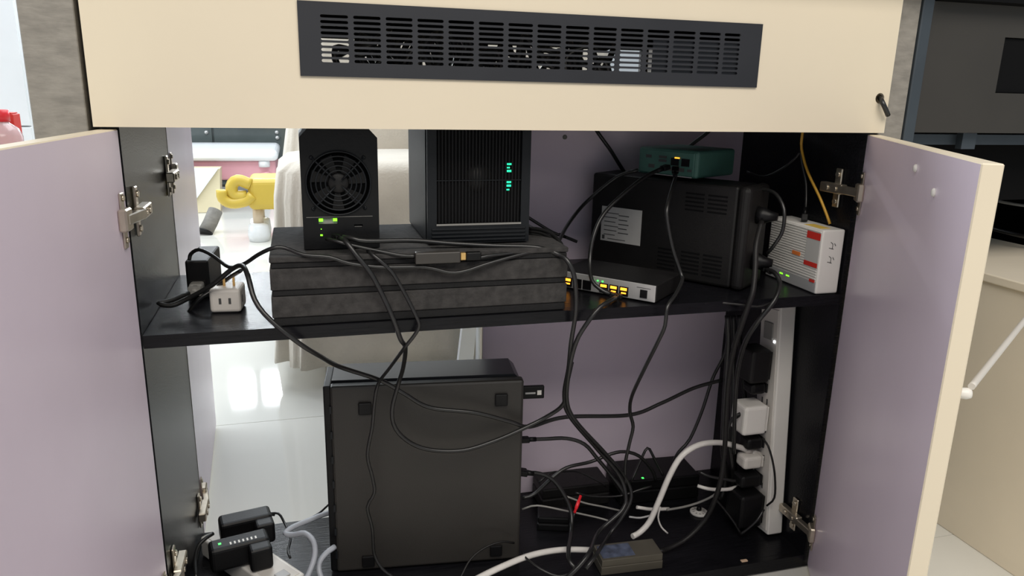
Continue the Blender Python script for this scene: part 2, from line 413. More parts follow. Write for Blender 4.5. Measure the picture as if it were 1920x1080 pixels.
# ------------------------------------------------------------------ upper shelf: foam pad
FT = .584
fp = thing('foam_pad', 'thick charcoal foam pad of grey and black layers lying on the shelf', 'foam pad', (.35, .1, SH))
zz = [0, .0115, .0395, .0475, .0755, .083, FT-SH-.0005]
for k in range(6):
    e = .0015 if k % 2 else 0
    nm = 'grey_layer' if k % 2 else 'black_layer'
    if k == 5: nm = 'top_layer'
    bm = newbm(); box(bm, -.197-e, .194+e, -.096-e, .118, zz[k]+.0004, zz[k+1]-.0001, bev=.0012, seg=1)
    obj(nm, bm, 'foam_grey' if k % 2 else 'foam_black', fp)

# two-bay drive box seen from behind, with its fan
def quad(z): return z
n1 = thing('drive_box', 'small black drive box with round fan guard standing on the foam pad', 'drive box', (.243, .042, FT))
hw = .0485; H1 = .158
outl = [(-hw, .001), (hw, .001), (hw, H1-.014), (hw-.013, H1), (-hw+.013, H1), (-hw, H1-.014)]
bm = newbm(); prism(bm, outl, .006, .150, 'y'); obj('body', bm, 'plastic', n1)
fc = (-.002, .0865); FR = .041
bm = newbm(); holed_plate(bm, outl, [circle(fc[0], fc[1], FR, 40), [(-.029, .0335), (-.005, .0335), (-.005, .0415), (-.029, .0415)], [(.016, .0285), (.027, .0285), (.027, .0325), (.016, .0325)]], -.004, .0058)
obj('rear_plate', bm, 'plastic', n1)
bm = newbm(); lathe(bm, [(0, 0), (FR-.001, 0), (FR-.001, .0005), (0, .0005)], (fc[0], .0054, fc[1]), Vector((0, -1, 0)), 40); obj('fan_well', bm, 'black_void', n1)
bm = newbm()
lathe(bm, [(0, 0), (.0135, 0), (.0135, .005), (.012, .0062), (0, .0062)], (fc[0], .0046, fc[1]), Vector((0, -1, 0)), 24)
fan = obj('fan', bm, 'plastic_soft', n1)
for k in range(7):
    bm = newbm(); a = 2*math.pi*k/7
    pts = [(r_, t_) for r_, t_ in ((.012, -.15), (.036, -.02), (.036, .42), (.012, .35))]
    poly = [(fc[0]+r_*math.cos(a+t_), fc[1]+r_*math.sin(a+t_)) for r_, t_ in pts]
    prism(bm, poly, .002, .0035, 'y'); obj('fan_blade', bm, 'plastic_soft', fan)
gd = None
for k, rr in enumerate((.0165, .0225, .0285, .0345, .0405)):
    bm = newbm(); tube(bm, [(fc[0]+rr*math.cos(t*math.pi/24), -.0062, fc[1]+rr*math.sin(t*math.pi/24)) for t in range(49)], .0011, 6, cap=False)
    if gd is None: gd = obj('fan_guard', bm, 'nas_grey', n1)
    else: obj('ring', bm, 'nas_grey', gd)
for k in range(4):
    a = math.radians(45+90*k); bm = newbm()
    tube(bm, [(fc[0]+r_*math.cos(a), -.0052, fc[1]+r_*math.sin(a)) for r_ in (.006, .046)], .0014, 6); obj('strut', bm, 'nas_grey', gd)
    bm = newbm(); c = (fc[0]+.047*math.cos(a)*.98, -.0065, fc[1]+.047*math.sin(a)*.98)
    lathe(bm, [(0, 0), (.0028, 0), (.0022, .0015), (0, .0018)], (c[0], -.004, c[2]), Vector((0, -1, 0)), 10); obj('screw', bm, 'nas_grey', gd)
part('seam_trim', n1, 'mid_grey', (-.044, .040, -.0046, -.0042, .0428, .0433))
rj = part('network_port', n1, 'mid_grey', (-.0288, -.0052, -.001, .004, .0337, .0413))
part('port_light', rj, 'led_lime', (-.0285, -.0235, -.0048, -.001, .0375, .0408))
part('port_light', rj, 'led_lime', (-.0105, -.0056, -.0048, -.001, .0375, .0408))
part('status_light', n1, 'led_lime', (-.0275, -.0245, -.0046, -.0038, .0185, .0205))
part('status_light', n1, 'led_lime', (-.0265, -.0255, -.0046, -.0038, .0270, .0280))
part('usb_port', n1, 'mid_grey', (.0165, .0265, -.001, .003, .0288, .0296))

# four-bay drive box with ribbed back
n2 = thing('drive_box', 'large dark grey drive box with ribbed back grille and green lights on the foam pad', 'drive box', (.428, .045, FT))
hw = .0725; H2 = .172
bm = newbm(); box(bm, -hw, hw, .004, .170, .001, H2, bev=.004); obj('body', bm, 'nas_grey', n2)
bm = newbm(); holed_plate(bm, [(-hw+.001, .002), (hw-.001, .002), (hw-.001, H2-.001), (-hw+.001, H2-.001)], [[(-.059, .028), (.059, .028), (.059, H2-.012), (-.059, H2-.012)]], -.003, .0038); obj('rear_frame', bm, 'nas_grey', n2)
bm = newbm(); box(bm, -.0586, .0586, .0015, .0037, .0284, H2-.0124); obj('grille_backing', bm, 'black_void', n2)
rib = newbm(); box(rib, -.0011, .0011, -.001, .0014, .029, H2-.013, bev=.0004, seg=1)
rib0 = obj('rib', rib, 'plastic', n2); rib0.location.x = -.0555
for k in range(1, 25):
    o = rib0.copy(); COL.objects.link(o); o.location.x = -.0555+k*.00463; o.parent = n2
part('cross_bar', n2, 'nas_grey', (-.0585, .0585, -.0022, -.0012, .0872, .0882))
for k in range(4): part('lower_rib', n2, 'nas_grey', (-hw+.006, hw-.006, -.0052, -.0031, .0045+k*.0052, .0075+k*.0052), bev=.0008, seg=1)
bm = newbm(); holed_plate(bm, [(-.0595, .0268), (.0595, .0268), (.0595, .0292), (-.0595, .0292)], [], -.0045, -.003); obj('ledge', bm, 'mid_grey', n2)
bm = newbm(); lathe(bm, [(0, 0), (.019, 0), (.019, .0006), (0, .0006)], (0, .0014, .090), Vector((0, -1, 0)), 28); obj('fan_hub', bm, 'plastic_soft', n2)
for a, b, h in ((.0985, 3, .0032), (.0785, 3, .0032), (.1035, 2, .0022), (.0735, 2, .0022), (.108, 3, .0028), (.0835, 3, .0028)):
    for k in range(b): part('status_light', n2, 'led_teal', (.0385+k*.0022, .0401+k*.0022, -.0016, -.0011, a, a+h*(.9)))

# power adapter and travel adapter at the shelf end
pb = thing('power_brick', 'black laptop power brick standing on the shelf by the open back', 'power brick', (.047, .16, SH), -.06)
bm = newbm(); box(bm, -.0155, .0155, 0, .105, .0005, .056, bev=.003); obj('body', bm, 'plastic', pb)
part('inlet', pb, 'plastic_soft', (-.010, .010, -.0015, .001, .010, .028))
bm = newbm(); box(bm, -.009, .009, -.022, -.0016, .011, .027, bev=.003); tube(bm, [(0, -.036, .018), (0, -.021, .019)], lambda t: .004+.003*t, 10)
for k in range(3): box(bm, -.008, .008, -.030+k*.004, -.028+k*.004, .013, .025)
obj('connector', bm, 'mid_grey', pb)
ta = thing('travel_adapter', 'ivory two-socket travel adapter lying prongs-up on the shelf', 'plug adapter', (.089, .079, SH), -.10)
bm = newbm(); box(bm, -.020, .020, 0, .043, .0005, .0335, bev=.0045, seg=3); obj('body', bm, 'white_dull', ta)
for x in (-.0062, .0062):
    part('socket_slot', ta, 'ink', (x-.0016, x+.0016, -.0004, .003, .013, .021))
    part('prong', ta, 'brass', (x+.002, x+.005, .017, .0185, .0332, .051))
part('side_socket', ta, 'ink', (.0198, .0204, .012, .015, .012, .022))

# battery backup unit
e1 = Vector((-.59, .81, 0)).normalized(); ang = math.atan2(-e1.y, -e1.x)     # local +x runs towards the camera-side corner
UL, UW, UH = .276, .080, .163
uc = Vector((.845, .044, SH))
up = thing('battery_backup', 'bulky black battery backup unit with vents and white label on the shelf', 'battery backup', uc, ang)
# local: x from -UL to 0, y from 0 to UW, long vented face at y=0
bm = newbm(); box(bm, -UL, -.014, 0, UW, .003, UH, bev=.004); obj('body', bm, 'plastic_soft', up)
bm = newbm(); box(bm, -.0138, .006, -.003, UW+.003, .001, UH+.001, bev=.008, seg=3); obj('end_bezel', bm, 'plastic_soft', up)
for (x0, z0, nr) in ((-.100, .118, 5), (-.062, .118, 5), (-.142, .016, 6), (-.100, .016, 6), (-.062, .016, 6)):
    for r_ in range(nr): part('vent_slot', up, 'black_void', (x0, x0+.032, -.0005, .0012, z0+r_*.0065, z0+.0028+r_*.0065))
lb = part('label', up, 'sticker', (-.254, -.176, -.0006, .001, .048, .108))
for k in range(6):
    part('print_line', lb, 'ink', (-.248, -.226+.003*(k % 3), -.0009, -.0005, .059+k*.0075, .0603+k*.0075))
for k in range(5):
    part('print_line', lb, 'ink', (-.220, -.200-.003*(k % 2), -.0009, -.0005, .064+k*.0075, .0655+k*.0075))
part('print_line', lb, 'ink', (-.240, -.205, -.0009, -.0005, .0520, .0532))
part('print_block', lb, 'ink', (-.251, -.246, -.0009, -.0005, .051, .058))
for z in (.045, .118):
    bm = newbm(); lathe(bm, [(0, 0), (.014, 0), (.013, .010), (.009, .018), (.006, .030), (0, .030)], (.006, UW*.45, z), Vector((1, .15, 0)), 16)
    obj('outlet_plug', bm, 'plastic', up)
# green mini computer on top
mc = thing('mini_computer', 'small dark green mini computer sitting on the battery backup unit', 'computer', Vector((.800, .120, SH+UH+.0015)), math.atan2(-.105, .056))
bm = newbm(); box(bm, -.117, 0, 0, .112, .003, .047, bev=.005, seg=3); obj('body', bm, 'green', mc)
bm = newbm(); box(bm, -.110, -.007, -.0008, .002, .006, .043, bev=.0008, seg=1); obj('port_plate', bm, 'green', mc)
for x, z, w_, h_ in ((-.100, .030, .011, .005), (-.074, .031, .015, .004), (-.074, .025, .015, .004), (-.094, .014, .012, .006), (-.070, .014, .008, .005), (-.056, .012, .014, .006), (-.036, .012, .012, .006), (-.018, .013, .008, .004)):
    part('port', mc, 'ink', (x, x+w_, -.0014, -.0005, z, z+h_))
for x in (-.050, -.030): part('network_port', mc, 'plastic', (x, x+.015, -.0016, -.0005, .021, .033))
part('port_light', mc, 'led_amber', (-.043, -.034, -.0019, -.0012, .0325, .0345))
part('foot_pad', mc, 'light_grey', (-.095, -.01, -.0002, .001, .0035, .0048))

# network switch
sw_a = Vector((.684, .004, 0)); sw_b = Vector((.590, .110, 0)); sa = math.atan2(sw_a.y-sw_b.y, sw_a.x-sw_b.x)
sw = thing('network_switch', 'flat black network switch with silver port strip and amber lights on the shelf', 'network switch', Vector((sw_a.x, sw_a.y, SH)), sa)
bm = newbm(); box(bm, -.165, 0, .002, .100, .002, .028, bev=.0015); obj('body', bm, 'plastic_soft', sw)
bm = newbm(); box(bm, -.164, -.001, -.001, .0018, .0025, .0275, bev=.0006, seg=1); fpn = obj('port_strip', bm, 'silver', sw)
part('square_port', fpn, 'plastic', (-.024, -.013, -.0022, -.0008, .007, .019))
part('print_line', fpn, 'ink', (-.030, -.008, -.0014, -.0009, .0215, .0222))
for k in range(6):
    x = -.050-k*.0165-(.012 if k > 2 else 0)
    pt = part('network_port', fpn, 'plastic', (x-.007, x+.007, -.0026, -.0008, .005, .019))
    if k not in (3, 4):
        part('port_light', pt, 'led_amber', (x-.005, x+.005, -.0036, -.0024, .0135, .0175))
        part('port_light', pt, 'led_amber', (x-.0035, x+.004, -.0036, -.0024, .0085, .0105))
for x in (-.087, -.095, -.103): part('status_light', fpn, 'led_green', (x, x+.0022, -.0020, -.0008, .0205, .0222))

# white router standing on edge by the side panel
rt = thing('router', 'white ribbed router standing upright on the shelf with red sticker', 'router', (.957, .004, SH))
bm = newbm(); box(bm, 0, .0405, 0, .134, .0005, .102, bev=.003, seg=3); obj('body', bm, 'white_plastic', rt)
part('lower_band', rt, 'light_grey', (-.0006, .002, .002, .132, .002, .020), bev=.0005, seg=1)
rib = newbm(); box(rib, -.0012, .001, .004, .130, -.0011, .0011, bev=.0004, seg=1); rib0 = obj('rib', rib, 'white_plastic', rt); rib0.location.z = .024
for k in range(1, 19):
    o = rib0.copy(); COL.objects.link(o); o.parent = rt; o.location.z = .024+k*.0041
st = part('sticker', rt, 'sticker', (-.0018, .001, .002, .034, .042, .096))
part('sticker_band', st, 'red', (-.0022, -.0017, .002, .034, .085, .096))
part('sticker_band', st, 'red', (-.0022, -.0017, .002, .034, .042, .049))
part('logo_mark', rt, 'orange', (-.0019, -.001, .046, .066, .052, .058))
part('logo_mark', rt, 'red', (-.0015, -.0004, .005, .017, .018, .022))
for y in (.068, .085): part('status_light', rt, 'led_lime', (-.0011, -.0004, y, y+.008, .0125, .0145))
part('top_sticker', rt, 'yellow_lab', (.004, .022, .012, .052, .1015, .1024))
for z in (.052, .074):
    bm = newbm(); 
    for p in ([(.016, z+.009), (.020, z+.006)], [(.020, z+.006), (.020, z-.001)], [(.014, z), (.022, z-.002)], [(.023, z+.007), (.0255, z+.003)]):
        tube(bm, [(p[0][0], -.0003, p[0][1]), (p[1][0], -.0003, p[1][1])], .0005, 5)
    obj('side_mark', bm, 'ink', rt)

# inline adapter on the cable
ia_p = at_y(778, 480, -.006)
ia_q = at_y(862, 484, -.006)
ia = thing('inline_adapter', 'brown-grey inline cable adapter hanging at the foam pad edge', 'cable adapter', (ia_p+ia_q)/2, 0)
hl = (ia_q-ia_p).length/2
bm = newbm(); box(bm, -hl, hl, -.006, .0055, -.0075, .0075, bev=.0015); obj('body', bm, 'adapter_brown', ia)
part('end_contact', ia, 'brass', (hl, hl+.008, -.004, .004, -.005, .005), bev=.001, seg=1)
part('boot', ia, 'plastic', (hl+.0081, hl+.028, -.005, .005, -.0055, .0055), bev=.0015)

# ------------------------------------------------------------------ lower level: upright desktop computer
pl = at_z(617, 722, .355); pr = at_z(983, 708, .355)
pa = math.atan2(pr.y-pl.y, pr.x-pl.x)
PW, PT, PH = (pr-pl).length, .092, .355-BOT
pc = thing('desktop_computer', 'slim black desktop computer standing on its side edge in the lower compartment', 'computer', Vector((pl.x, pl.y, BOT)), pa)
bm = newbm(); box(bm, 0, PW, 0, .020, .004, PH-.004, bev=.004, seg=2); obj('side_cover', bm, 'pc_metal', pc)
outl = [(0.002, .006), (PW-.004, .006), (PW-.004, PH-.012), (PW-.014, PH), (.002, PH)]
bm = newbm(); prism(bm, [(.002, .003), (PW-.003, .003), (PW-.003, PH-.010), (PW-.012, PH-.001), (.002, PH-.001)], .0205, PT, 'y'); obj('chassis', bm, 'pc_gloss', pc)
part('front_bezel', pc, 'plastic', (-.010, .0015, .004, PT-.002, .004, PH-.004), bev=.002)
for x, z in ((.052, PH-.040), (PW-.036, PH-.035), (.050, .022), (PW-.040, .024)):
    bm = newbm(); box(bm, x-.010, x+.010, -.005, -.0002, z-.010, z+.010, bev=.0018); ft = obj('rubber_foot', bm, 'plastic', pc)
for k in range(7): part('edge_clip', pc, 'nas_grey', (-.0012, .0018, -.0014, .003, .03+k*.042, .042+k*.042))
us = thing('usb_stick', 'black flat stick plugged into the desktop computer edge', 'usb stick', pc.location+Vector((math.cos(pa)*(PW-.003)-math.sin(pa)*.05, math.sin(pa)*(PW-.003)+math.cos(pa)*.05, .272)), pa)
bm = newbm(); box(bm, .008, .046, -.004, .004, 0, .022, bev=.0015); obj('body', bm, 'plastic', us)
part('metal_plug', us, 'silver', (.0005, .0079, -.0025, .0025, .004, .018))
part('print_mark', us, 'white_plastic', (.034, .041, -.0044, -.0039, .007, .015)); part('print_mark', us, 'light_grey', (.014, .031, -.0044, -.0039, .009, .012))

# upright power strip on the side panel
ps = thing('power_strip', 'tall white power strip leaning upright against the black side panel', 'power strip', (.966, .058, BOT+.0055), 0)
ps.rotation_euler = (math.radians(-5.2), 0, 0)
bm = newbm(); box(bm, 0, .030, 0, .056, .001, .418, bev=.0025); obj('body', bm, 'white_plastic', ps)
part('socket_face', ps, 'white_dull', (-.0015, .001, .004, .052, .008, .410), bev=.0008, seg=1)
part('switch', ps, 'mid_grey', (-.004, -.001, .015, .040, .355, .385), bev=.001)
part('pilot_light', ps, 'led_white', (-.003, -.001, .008, .012, .352, .356))
for k in range(6):
    z = .03+k*.052
    for y in (.020, .034): part('socket_slot', ps, 'ink', (-.0022, -.0014, y, y+.003, z, z+.010))
def on_strip(z, y=.028): return Vector((.963, .058+y+z*math.tan(math.radians(5.2)), BOT+z))
def plug_box(name, label, cat, z, size, m, bev=.004, y=.028, dx=0):
    c = on_strip(z, y); t = thing(name, label, cat, c-Vector((.0022+dx, 0, 0)))
    sx, sy, sz = size
    bm = newbm(); box(bm, -sx, -.003, -sy/2, sy/2, -sz/2, sz/2, bev=bev, seg=3); obj('body', bm, m, t)
    part('face_plate', t, m, (-.0032, .0, -sy*.42, sy*.42, -sz*.42, sz*.42), bev=.0008, seg=1)
    return t
plug_box('power_adapter', 'black square power adapter plugged in near the power strip top', 'power adapter', .315, (.042, .046, .060), 'plastic_soft', .006)
plug_box('power_plug', 'round black plug just below the square adapter on the power strip', 'plug', .272, (.034, .030, .020), 'plastic', .007)
plug_box('usb_charger', 'white cube charger plugged into the power strip', 'charger', .219, (.050, .044, .054), 'white_plastic', .006)
plug_box('power_plug', 'black plug seated under the white cube charger', 'plug', .172, (.036, .030, .022), 'plastic', .007)
plug_box('power_plug', 'white plug of the thick white cable on the power strip', 'plug', .138, (.040, .030, .024), 'white_dull', .006)
plug_box('power_plug', 'black angled plug low on the power strip', 'plug', .103, (.044, .030, .024), 'plastic', .006)
plug_box('power_adapter', 'black bulky power adapter at the foot of the power strip', 'power adapter', .052, (.050, .050, .064), 'plastic', .006)

# boxes lying on the bottom board
def slab_thing(name, label, cat, c0, c1, dep, h, m, bev=.003, zb=BOT):
    d = (c1-c0); a = math.atan2(d.y, d.x); L = math.hypot(d.x, d.y)
    t = thing(name, label, cat, Vector((c0.x, c0.y, zb)), a)
    bm = newbm(); box(bm, 0, L, 0, dep, .0006, h*.55, bev=bev); obj('base', bm, m, t)
    bm = newbm(); box(bm, .0006, L-.0006, .0006, dep-.0006, h*.56, h, bev=bev); obj('cover', bm, m, t)
    return t, L
t, L = slab_thing('modem', 'low black box behind the red connector on the bottom board', 'modem', Vector((.60, .235, 0)), Vector((.735, .232, 0)), .068, .046, 'plastic_soft')
t, L = slab_thing('modem', 'long black box lying by the lavender rear door under the cable pile', 'modem', Vector((.752, .222, 0)), Vector((.915, .212, 0)), .085, .050, 'plastic')
part('status_light', t, 'led_green', (.045, .049, .006, .010, .0500, .0506))
t, L = slab_thing('power_brick', 'small black power brick lying beside the desktop computer', 'power brick', Vector((.572, .178, 0)), Vector((.628, .160, 0)), .040, .028, 'plastic')
t, L = slab_thing('metal_adapter', 'olive-grey metal adapter box at the front of the bottom board', 'power adapter', Vector((.636, .030, 0)), Vector((.743, .024, 0)), .046, .028, 'metal_box', bev=.001)
part('label', t, 'blue_label', (.004, .060, .006, .040, .028, .0286))
bm = newbm(); c = at_z(1310, 961, BOT+.001); lathe(bm, [(0, 0), (.0165, 0), (.0165, .003), (.015, .004), (.006, .004), (.006, .006), (0, .006)], (c.x, c.y, BOT+.0005), n=28)
dk = thing('cable_grommet', 'small white round disc lying on the black bottom board', 'disc', (c.x, c.y, BOT)); 
for v in bm.verts: v.co -= dk.location
obj('rim', bm, 'white_plastic', dk)
bm = newbm(); lathe(bm, [(0, 0), (.005, 0), (.004, .006), (0, .007)], (0, 0, .0066), n=16); obj('centre_cap', bm, 'plastic', dk)
for k in range(10):
    a = 2*math.pi*k/10; bm = newbm(); cyl(bm, (.0085*math.cos(a), .0085*math.sin(a), .0046), (.0130*math.cos(a), .0130*math.sin(a), .0046), .0005, n=5); obj('print_mark', bm, 'ink', dk)
bm = newbm(); c = at_z(1395, 1053, BOT); box(bm, c.x-.006, c.x+.006, c.y-.003, c.y+.003, BOT+.0005, BOT+.003, bev=.001); tag(obj('wood_chip', bm, 'skin'), 'tiny tan chip on the bottom board front edge', 'chip')

# power strip with two adapters at the open back corner
qa = at_z(470, 1075, BOT+.036); qb = at_z(372, 972, BOT+.036)
sa_ = Vector((.150, .085, 0)); sb_ = Vector((.026, .258, 0)); a = math.atan2(sa_.y-sb_.y, sa_.x-sb_.x)
fs = thing('power_strip', 'white power strip lying on the bottom board under two black adapters', 'power strip', Vector((sa_.x, sa_.y, BOT)), a)
LS = (sa_-sb_).length
bm = newbm(); box(bm, -LS, 0, -.027, .027, .0006, .036, bev=.004, seg=3); obj('body', bm, 'white_plastic', fs)
part('socket_face', fs, 'white_dull', (-LS+.006, -.006, -.021, .021, .0355, .0372), bev=.0006, seg=1)
part('switch', fs, 'light_grey', (-.030, -.012, -.009, .009, .0371, .040), bev=.001)
part('pilot_light', fs, 'led_amber', (-LS+.012, -LS+.016, .012, .016, .0371, .0380))
def adapter_on(label, c, rz, L, W, H, foot):
    t = thing('power_adapter', label, 'power adapter', c, rz)
    bm = newbm(); box(bm, -L/2, L/2, -W/2, W/2, .002, H, bev=.006, seg=3); obj('body', bm, 'plastic', t)
    bm = newbm(); box(bm, L/2-foot, L/2, -W/2-.022, -W/2+.004, .001, H-.003, bev=.005, seg=3); obj('plug_block', bm, 'plastic', t)
    return t
ZS = BOT+.0375
A1 = at_z(460, 975, ZS+.03)
adapter_on('black rounded power adapter at the back end of the lying power strip', Vector((A1.x, A1.y, ZS)), .20, .082, .036, .040, .03)
A2 = at_z(448, 1018, ZS+.035)
t = adapter_on('black L-shaped power adapter with white marks and green light on the lying power strip', Vector((A2.x, A2.y, ZS)), .22, .088, .034, .042, .034)
for k in range(7): part('print_mark', t, 'white_plastic', (-.014+k*.0062, -.0115+k*.0062, -.010, -.003, .0419, .0424))
part('status_light', t, 'led_green', (-.030, -.026, -.003, .001, .0419, .0425))

# ------------------------------------------------------------------ the cables, one by one
K = 'plastic'
cable('power_cable', 'long black cord from the travel adapter sweeping across the desktop computer', [(354, 549, .118), (322, 563, .10), (298, 569, .09), (322, 573, .085), (352, 560, .085), (400, 533, .07), (433, 506, .06), (453, 498, .045), (464, 515, .02), (478, 563, -.002), (507, 600, -.014), (560, 643, -.016), (600, 668, .01), (638, 688, .06), (713, 713, .088), (758, 738, .088), (806, 764, .088), (891, 774, .085), (958, 791, .085), (993, 800, .09), (1060, 782, .11), (1180, 778, .13), (1240, 756, .14), (1300, 728, .15), (1352, 713, .155)], .0033)
cable('signal_cable', 'thin black cable looping off the power brick and along the foam edge', [(355, 488, .15), (358, 476, .15), (374, 468, .14), (400, 480, .12), (430, 501, .09), (457, 495, .06), (485, 477, .03), (512, 465, .012), (535, 465, .012), (570, 478, .0), (617, 482, -.004), (656, 494, -.005), (718, 501, -.005), (796, 501, -.005), (842, 511, -.006), (873, 508, -.006), (916, 494, -.005), (982, 476, .004), (1017, 472, .010)], .0026)
cable('power_cable', 'short black cord lying behind the ivory travel adapter', [(352, 588, .10), (372, 562, .095), (398, 545, .10), (428, 522, .10), (452, 507, .06)], .0026)
cable('network_cable', 'black cable from the small drive box along the pad then down past the switch', [(640, 444, .028), (660, 447, .015), (687, 452, .012), (772, 451, .020), (850, 457, .022), (928, 461, .018), (1006, 464, .012), (1045, 476, .003), (1063, 488, -.010), (1076, 515, -.016), (1080, 553, -.016), (1079, 590, -.016), (1071, 640, -.004), (1066, 690, .02), (1058, 740, .05), (1068, 780, .07), (1118, 840, .10), (1160, 890, .11), (1173, 925, .10), (1168, 955, .09), (1122, 998, .075), (1106, 1034, .008), (1085, 1062, -.006), (1062, 1084, -.008)], .0034, plugs=((0, .012, .011, K),))
cable('network_cable', 'black cable leaving the switch port and dropping to the bottom board', [(1158, 556, .028), (1146, 563, .0), (1124, 577, -.016), (1098, 610, -.017), (1080, 642, -.008), (1068, 690, .01), (1063, 750, .04), (1080, 790, .06), (1135, 850, .10), (1172, 895, .12), (1184, 932, .11), (1166, 970, .10), (1140, 1006, .09), (1118, 1040, .010), (1098, 1066, -.006)], .0032, plugs=((0, .010, .011, K),))
cable('adapter_cable', 'thin dark cable from the drive box into the inline adapter', [(612, 448, .028), (630, 452, .012), (656, 459, .008), (702, 469, .006), (753, 479, -.001), (779, 480, -.006)], .0024)
cable('adapter_cable', 'thin dark cable leaving the inline adapter towards the foam pad corner', [(893, 485, -.006), (915, 480, -.004), (959, 475, .004), (1006, 468, .012), (1034, 474, .012), (1050, 490, .012)], .0024)
cable('network_cable', 'black cable from the drive box forming the wide loop over the desktop computer', [(636, 446, .028), (648, 452, .006), (667, 477, -.004), (695, 512, -.008), (718, 555, -.010), (737, 597, -.013), (751, 636, -.008), (760, 652, .02), (756, 689, .06), (747, 720, .085), (735, 769, .088), (742, 804, .088), (771, 831, .088), (811, 844, .087), (869, 844, .085), (926, 827, .083), (980, 804, .082), (1024, 782, .08), (1056, 758, .06), (1063, 720, .04), (1072, 680, .022)], .0033, plugs=((0, .012, .011, K),))
cable('network_cable', 'black cable hanging straight down the face of the desktop computer', [(690, 470, .012), (702, 480, -.003), (733, 508, -.007), (757, 547, -.008), (779, 590, -.012), (786, 611, -.012), (776, 630, -.008), (760, 650, .0), (731, 689, .05), (709, 720, .085), (702, 755, .09), (698, 800, .09), (689, 853, .09), (698, 893, .09), (702, 924, .09), (689, 951, .092), (698, 991, .094), (702, 1040, .096), (718, 1068, .09), (740, 1084, .085)], .0026)
cable('network_cable', 'black cable dropping from the mini computer past the shelf edge', [(1266, 322, .125), (1266, 334, .115), (1252, 382, .07), (1251, 412, .06), (1261, 465, .05), (1276, 511, .04), (1279, 526, .03), (1266, 553, .004), (1251, 576, -.014), (1247, 610, -.014), (1234, 640, .0), (1208, 692, .04), (1185, 742, .08), (1181, 772, .10), (1187, 800, .11), (1180, 832, .115), (1172, 872, .12), (1173, 910, .12)], .0030, plugs=((0, .010, .011, K),))
cable('network_cable', 'black cable from the mini computer down into the switch', [(1243, 316, .150), (1232, 320, .145), (1208, 333, .135), (1170, 363, .115), (1132, 401, .10), (1113, 443, .09), (1106, 488, .08), (1110, 526, .055), (1130, 545, .040), (1146, 552, .036)], .0032, plugs=((0, .012, .012, K), (1, .010, .011, K)))
cable('power_cable', 'black cord falling from under the fascia behind the battery backup unit', [(1112, 232, .29), (1122, 250, .28), (1143, 279, .28), (1158, 303, .285), (1170, 322, .29)], .0034)
cable('power_cable', 'black cord rising behind the green mini computer to the fascia', [(1340, 236, .24), (1322, 252, .25), (1306, 264, .255), (1290, 276, .26)], .0034)
cable('power_cable', 'black cord curving from the battery backup unit to the cable bundle', [(1196, 319, .20), (1170, 326, .215), (1148, 338, .225), (1109, 370, .232), (1086, 393, .22), (1063, 424, .19), (1046, 456, .13), (1042, 470, .06)], .0030)
cable('antenna_lead', 'black lead with pointed tip against the lavender rear door', [(985, 404, .20), (1010, 420, .20), (1037, 436, .20), (1062, 445, .20)], .0026, plugs=((1, .020, .008, K),))
for k, (dy, dx) in enumerate(((0, 0), (7, 5), (13, 9), (19, 12))):
    cable('bundle_cable', ['uppermost black arc in the cable bundle beside the large drive box', 'second black arc in the cable bundle beside the large drive box', 'third black arc in the cable bundle beside the large drive box', 'lowest black arc in the cable bundle beside the large drive box'][k],
          [(992, 428+dy*.8, .10), (1012, 430+dy*.9, .09), (1034-dx*.4, 438+dy, .075), (1052-dx*.5, 457+dy*.6, .05), (1056-dx*.3, 476+dy*.3, .03)], .0028)
cable('power_cable', 'black cord arcing over the end of the battery backup unit', [(1420, 355, .075), (1438, 356, .06), (1456, 365, .04), (1470, 393, .02), (1468, 431, .015), (1455, 455, .02), (1439, 475, .035)], .0028)
cable('power_cable', 'thick black cord hanging from the battery backup unit down to the bottom board', [(1428, 416, .040), (1418, 458, .018), (1416, 503, .002), (1412, 545, -.014), (1404, 570, -.016), (1392, 605, -.012), (1376, 655, .01), (1366, 715, .03), (1362, 780, .04), (1358, 850, .05), (1349, 910, .05), (1326, 968, .06), (1290, 1008, .06), (1255, 1028, .055), (1236, 1034, .048)], .0042, m='plastic_soft')
cable('power_cable', 'black cord leaving the router lights and slipping over the shelf edge', [(1436, 505, .045), (1452, 511, .02), (1462, 530, .004), (1456, 556, -.012), (1440, 580, -.014), (1420, 604, -.008), (1398, 640, .02), (1384, 690, .05), (1378, 760, .07), (1376, 850, .09)], .0036, plugs=((0, .016, .011, K),))
cable('thin_cable', 'thin grey-black cable lying along the shelf front edge', [(1316, 559, .03), (1340, 566, .006), (1386, 571, -.004), (1420, 575, -.010), (1446, 568, -.006), (1464, 556, .01)], .0018)
cable('fibre_cable', 'yellow fibre cable coming down behind the white router', [(1507, 236, .105), (1504, 255, .105), (1503, 279, .105), (1514, 321, .088), (1537, 370, .058), (1551, 405, .040), (1556, 420, .034)], .0022, m='cable_yellow')
cable('network_cable', 'black cable beside the yellow fibre ending in the router top', [(1509, 238, .112), (1502, 291, .112), (1511, 344, .098), (1511, 385, .085), (1509, 404, .075)], .0024, plugs=((1, .010, .010, K),))
cable('thin_cable', 'thin dark cable strung across the black side panel', [(1400, 322, .20), (1432, 331, .17), (1465, 317, .14), (1490, 298, .12), (1500, 285, .112)], .0018)
cable('power_cable', 'black cord running slantwise before the lavender rear door to the cable pile', [(1366, 600, .17), (1364, 640, .17), (1357, 668, .17), (1336, 710, .18), (1316, 771, .18), (1293, 824, .18), (1272, 848, .18), (1262, 868, .19)], .0030)
